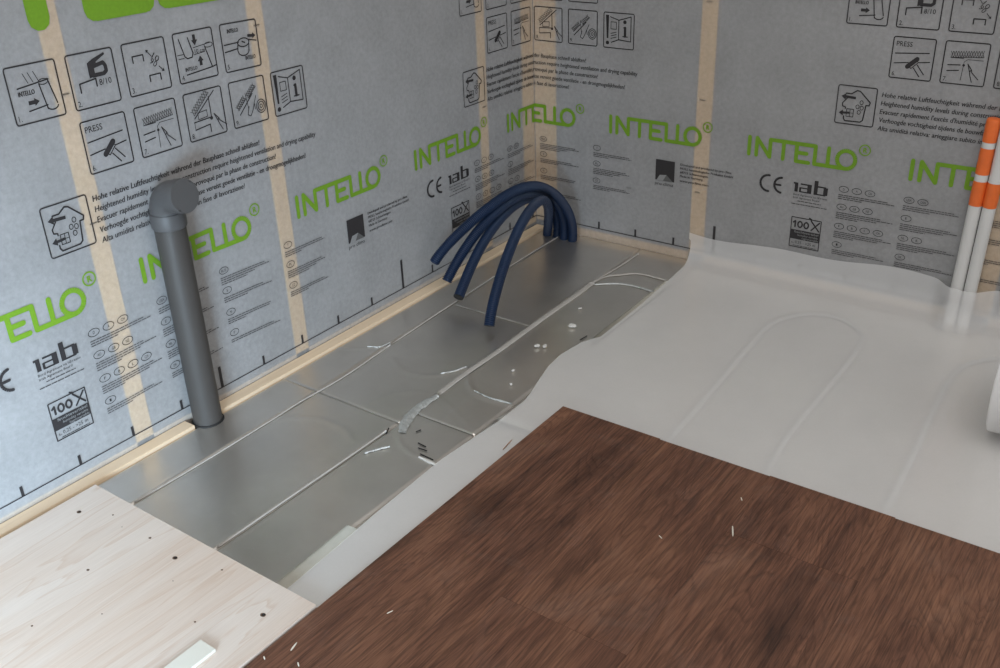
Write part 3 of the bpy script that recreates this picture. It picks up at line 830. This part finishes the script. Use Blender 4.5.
# ------------------------------------------------------------------ plywood
PZ0, PZ1 = .0046, .0146
ply = tag(empty('plywood_sheet', (.3, -1.5, PZ0)), 'pale poplar plywood sheet with screw holes beside the dark laminate', 'plywood')
def under(o, t):
    o.location = Vector(o.location) - t.location; o.parent = t; return o
o = box('board', (.050, -1.85, PZ0), (.5375, -1.3175, PZ1), 'ply', None, .0005); set_origin(o, (.3, -1.5, PZ0)); under(o, ply)
for k, (x, y, r) in enumerate(((79, 512, .0040), (113, 515, .0018), (150, 538, .0024), (175, 558, .0042), (88, 570, .0025), (222, 570, .0017), (263, 615, .0042), (195, 622, .0016), (32, 626, .0018), (102, 614, .0012), (122, 527, .0010), (173, 581, .0010))):
    p = FL(x, y, PZ1)
    bm = bmesh.new(); bmesh.ops.create_circle(bm, cap_ends=True, segments=14, radius=r)
    for v in bm.verts: v.co.y *= .8
    h = from_bm('screw_hole', bm, 'screw'); h.location = (p[0], p[1], PZ1 + .0002); under(h, ply)
    if r > .003:
        bm = bmesh.new(); bmesh.ops.create_circle(bm, cap_ends=True, segments=12, radius=r * .55)
        h = from_bm('screw_hole', bm, 'dark_hole'); h.location = (p[0] + .0005, p[1] + .0006, PZ1 + .0004); under(h, ply)
o = box('white_batten', (.4645, -1.86, PZ1 + .0002), (.4935, -1.4475, PZ1 + .0052), 'white_strip', None, .0006)
tag(set_origin(o, (.479, -1.6, PZ1)), 'narrow white batten lying on the plywood at the lower edge', 'batten')

# ------------------------------------------------------------------ tubes
def frames(P):
    T = [(P[min(len(P) - 1, i + 1)] - P[max(0, i - 1)]).normalized() for i in range(len(P))]
    n = T[0].orthogonal().normalized(); F = []
    for t in T:
        n = (n - t * n.dot(t)).normalized(); F.append((t, n, t.cross(n)))
    return F
def tube(P, R, seg=20, caps=(True, True)):
    bm = bmesh.new(); rings = []
    for (t, n, b), p, r in zip(frames(P), P, R):
        rings.append([bm.verts.new(p + r * (n * math.cos(2 * math.pi * k / seg) + b * math.sin(2 * math.pi * k / seg))) for k in range(seg)])
    for a, b in zip(rings, rings[1:]):
        for k in range(seg): bm.faces.new((a[k], a[(k + 1) % seg], b[(k + 1) % seg], b[k]))
    if caps[0]: bm.faces.new(rings[0][::-1])
    if caps[1]: bm.faces.new(rings[-1])
    return bm
def vz(x, y, zs): return [Vector((x, y, z)) for z in zs]

# grey drain pipe with its bend
PX, PY, PR = .0270, -1.0780, .0250
dp = tag(empty('drain_pipe', (PX, PY, -.02)), 'grey plastic drain pipe with capped bend rising beside the left wall', 'pipe')
o = from_bm('pipe', tube(vz(PX, PY, [-.03, -.01, .1, .2, .385]), [PR] * 5, 32), 'grey_plastic', None, True); set_origin(o, dp.location); under(o, dp)
RS = .0280
o = from_bm('socket', tube(vz(PX, PY, [.362, .3635, .366, .386, .388, .3885]), [PR + .0005, RS - .0006, RS, RS, RS - .0006, RS - .0030], 32), 'grey_plastic_b', None, True); under(set_origin(o, dp.location), dp)
# bend towards the room
dirx = Vector((1, .06, .10)).normalized()
bend = []; c0 = Vector((PX, PY, .388)); BR = .030
for k in range(13):
    a = math.radians(84) * k / 12
    bend.append(c0 + Vector((0, 0, 1)) * BR * math.sin(a) + Vector((dirx.x, dirx.y, 0)).normalized() * BR * (1 - math.cos(a)))
dl = (bend[-1] - bend[-2]).normalized()
bend += [bend[-1] + dl * .012]
o = from_bm('bend', tube(bend, [RS - .0022] * len(bend), 32), 'grey_plastic_b', None, True); under(set_origin(o, dp.location), dp)
e = bend[-1]
o = from_bm('end_cap', tube([e - dl * .003, e - dl * .002, e + dl * .010, e + dl * .012, e + dl * .0122, e + dl * .0085, e + dl * .0085], [RS - .003, RS - .0008, RS - .0008, RS - .0014, RS - .0036, RS - .0044, .002], 32), 'grey_plastic_b', None, True); under(set_origin(o, dp.location), dp)
o = from_bm('gap_shade_ring', tube(vz(PX, PY, [-.012, -.001, .001, .0012]), [PR + .0032, PR + .0032, PR + .0020, PR + .0003], 28, (False, False)), 'shade_black', None, True); under(set_origin(o, dp.location), dp)  # black ring painted in for the shaded gap round the pipe foot

# blue corrugated conduits arching out of the floor
HO = [((.13, -.04, -.01), [.1565, -.0344, .1319, .104, -.2264, .2234, .1335, -.174, .2178, .094, -.4379, .1664], (.05, -.465, .0808)),
      ((.1062, -.041, -.01), [.1208, -.0308, .1086, .0994, -.1201, .18, .101, -.2391, .206, .1032, -.3989, .1444], (.085, -.471, .0452)),
      ((.0824, -.041, -.01), [.0892, -.0037, .0372, .061, -.0335, .2103, .096, -.324, .1733, .1169, -.4129, .0814], (.135, -.4957, .0296)),
      ((.0586, -.04, -.01), [.0511, -.034, .044, .1695, -.1501, .1466, .1632, -.2301, .3017, .2316, -.4986, .0903], (.2502, -.5438, .014))]
HL = ['blue corrugated conduit arching highest, its end nearest the left wall', 'blue corrugated conduit arching second highest, its end second from the left wall',
      'blue corrugated conduit arching third highest, its end just above the foil seam', 'blue corrugated conduit arching lowest, its end reaching farthest towards the laminate']
HR = .0112
def conduit(b, q, e, label):
    C = [Vector(b)] + [Vector(q[k:k + 3]) for k in (0, 3, 6, 9)] + [Vector(e)]
    def at(t): return sum((math.comb(5, k) * (1 - t) ** (5 - k) * t ** k * C[k] for k in range(6)), Vector((0, 0, 0)))
    S = [at(k / 400) for k in range(401)]; L = [0]
    for a, c in zip(S, S[1:]): L.append(L[-1] + (c - a).length)
    n = int(L[-1] / .0013); ds = np.linspace(0, L[-1], n + 1)
    P = [Vector([np.interp(d, L, [s[k] for s in S]) for k in range(3)]) for d in ds]
    R = [HR - .0020 * (k % 3 == 0) for k in range(n + 1)]
    t = (P[-1] - P[-2]).normalized()
    o = from_bm('corrugated_conduit', tube(P, R, 16, (True, False)), 'blue', None, True)
    # wall thickness and bore at the open end
    end = P[-1]
    P2 = [end, end + t * .0001, end - t * .004, end - t * .010]; R2 = [R[-1], HR - .003, HR - .003, HR - .003]
    c = from_bm('bore', tube(P2, R2, 16, (False, True)), 'shade_black', None, True)  # inside coloured black for the shade in the hollow end
    set_origin(o, b); set_origin(c, b); c.location = (0, 0, 0); c.parent = o
    return tag(o, label, 'conduit', 'blue conduits in the corner')
for (b, q, e), l in zip(HO, HL): conduit(b, q, e, l)

# two white pipes with orange tape in front of the right wall
WR_ = .0118
def white_pipe(x, y, z1, lx, label):
    d = Vector((lx, 0, z1 + .02)); 
    P = [Vector((x, y, -.001)) + d * k / 6 for k in range(7)]
    t = tag(empty('white_pipe', P[0]), label, 'pipe', 'white pipes with orange tape')
    o = from_bm('tube', tube(P, [WR_] * 7, 24), 'white_plastic', None, True); under(set_origin(o, P[0]), t)
    return t, P[0], d
def tape(t, p0, d, L0, z0, z1, closed=False):
    f = lambda z: p0 + d * ((z - p0.z) / d.z)
    r = WR_ + .0006
    zs = [z0, z0 + .0004] + list(np.linspace(z0 + .004, z1 - .004, 5)) + [z1]
    rs = [WR_ + .0001, r] + [r + .0004 * (k % 2) for k in range(5)] + [r]
    P = [f(z) for z in zs]
    if closed: P += [f(z1 + .003), f(z1 + .0045)]; rs += [r - .001, r - .005]
    bm = tube(P, rs, 24, (False, closed))
    o = from_bm('orange_tape', bm, 'orange_tape', None, True); under(set_origin(o, p0), t)
t1_, p1_, d1_ = white_pipe(1.0045, -.0150, .388, .009, 'white plastic pipe ending in an orange taped tip, leaning on the right wall')
tape(t1_, p1_, d1_, 0, .368, .4075, True)
tape(t1_, p1_, d1_, 0, .307, .357)
tape(t1_, p1_, d1_, 0, .246, .294)
t2_, p2_, d2_ = white_pipe(1.0290, -.0150, 1.05, .024, 'white plastic pipe continuing upward beside the orange tipped pipe')
tape(t2_, p2_, d2_, 0, .246, .294)

# ------------------------------------------------------------------ crumbs and splinters
def crumb(x, y, z, r, label, m='eps', seed=0):
    bm = bmesh.new(); bmesh.ops.create_icosphere(bm, subdivisions=2, radius=r); q = random.Random(seed)
    for v in bm.verts: v.co = Vector((v.co.x * 1.5, v.co.y, v.co.z * .6)) * q.uniform(.8, 1.15)
    lo = min(v.co.z for v in bm.verts)
    p = FL(x, y, z); o = from_bm('foam_crumb', bm, m, None, True); o.location = (p[0], p[1], z - lo); o.rotation_euler.z = q.uniform(0, 3)
    return tag(o, label, 'crumb', 'white foam crumbs on the foil')
crumb(572, 327, .0002, .0058, 'largest white foam crumb on the foil near the underlay edge', seed=1)
crumb(537, 347, .0002, .0046, 'round white foam crumb, left one of a pair on the foil', seed=2)
crumb(545, 347, .0002, .0044, 'round white foam crumb, right one of a pair on the foil', seed=3)
crumb(513, 371, .0002, .0032, 'small white foam crumb on the foil in front of the pair', seed=4)
crumb(580, 309, .0002, .0030, 'small white foam crumb on the foil behind the largest crumb', seed=5)
crumb(511, 385, .0002, .0030, 'small white foam crumb close to the curled foil strip', seed=6)
def splinter(x0, y0, x1, y1, z, w, label, m='splinter'):
    a, b = FL(x0, y0, z), FL(x1, y1, z); a[2] += w * .6; b[2] += w * .55
    A, B = Vector(a), Vector(b)
    o = from_bm('wood_splinter', tube([A, A.lerp(B, .3), A.lerp(B, .8), B], [w * .35, w * .55, w * .5, w * .2], 6), m)
    return tag(set_origin(o, (A + B) / 2), label, 'splinter', 'wood splinters on the floor')
splinter(732.5, 527, 732.8, 537, LZ1, .0022, 'upright white splinter in the middle of the laminate')
splinter(291, 651, 297, 643, LZ1, .0020, 'white splinter on the laminate beside the plywood edge')
splinter(387, 614, 393, 611, LZ1, .0015, 'pale splinter on the laminate in front of the underlay strip')
splinter(659, 536, 662, 539, LZ1, .0015, 'short pale splinter left of the upright one on the laminate')
splinter(741, 498, 742, 501, LZ1, .0016, 'tiny pale splinter above the upright one on the laminate')
splinter(298, 663, 299, 667, LZ1, .0018, 'short white splinter at the bottom edge of the laminate')
splinter(264, 657, 265, 660, LZ1, .0018, 'tiny white splinter at the lower left end of the laminate')
splinter(503, 450, 512, 440, .0036, .0016, 'brown wood sliver on the white underlay beside the laminate edge', 'brown_splinter')
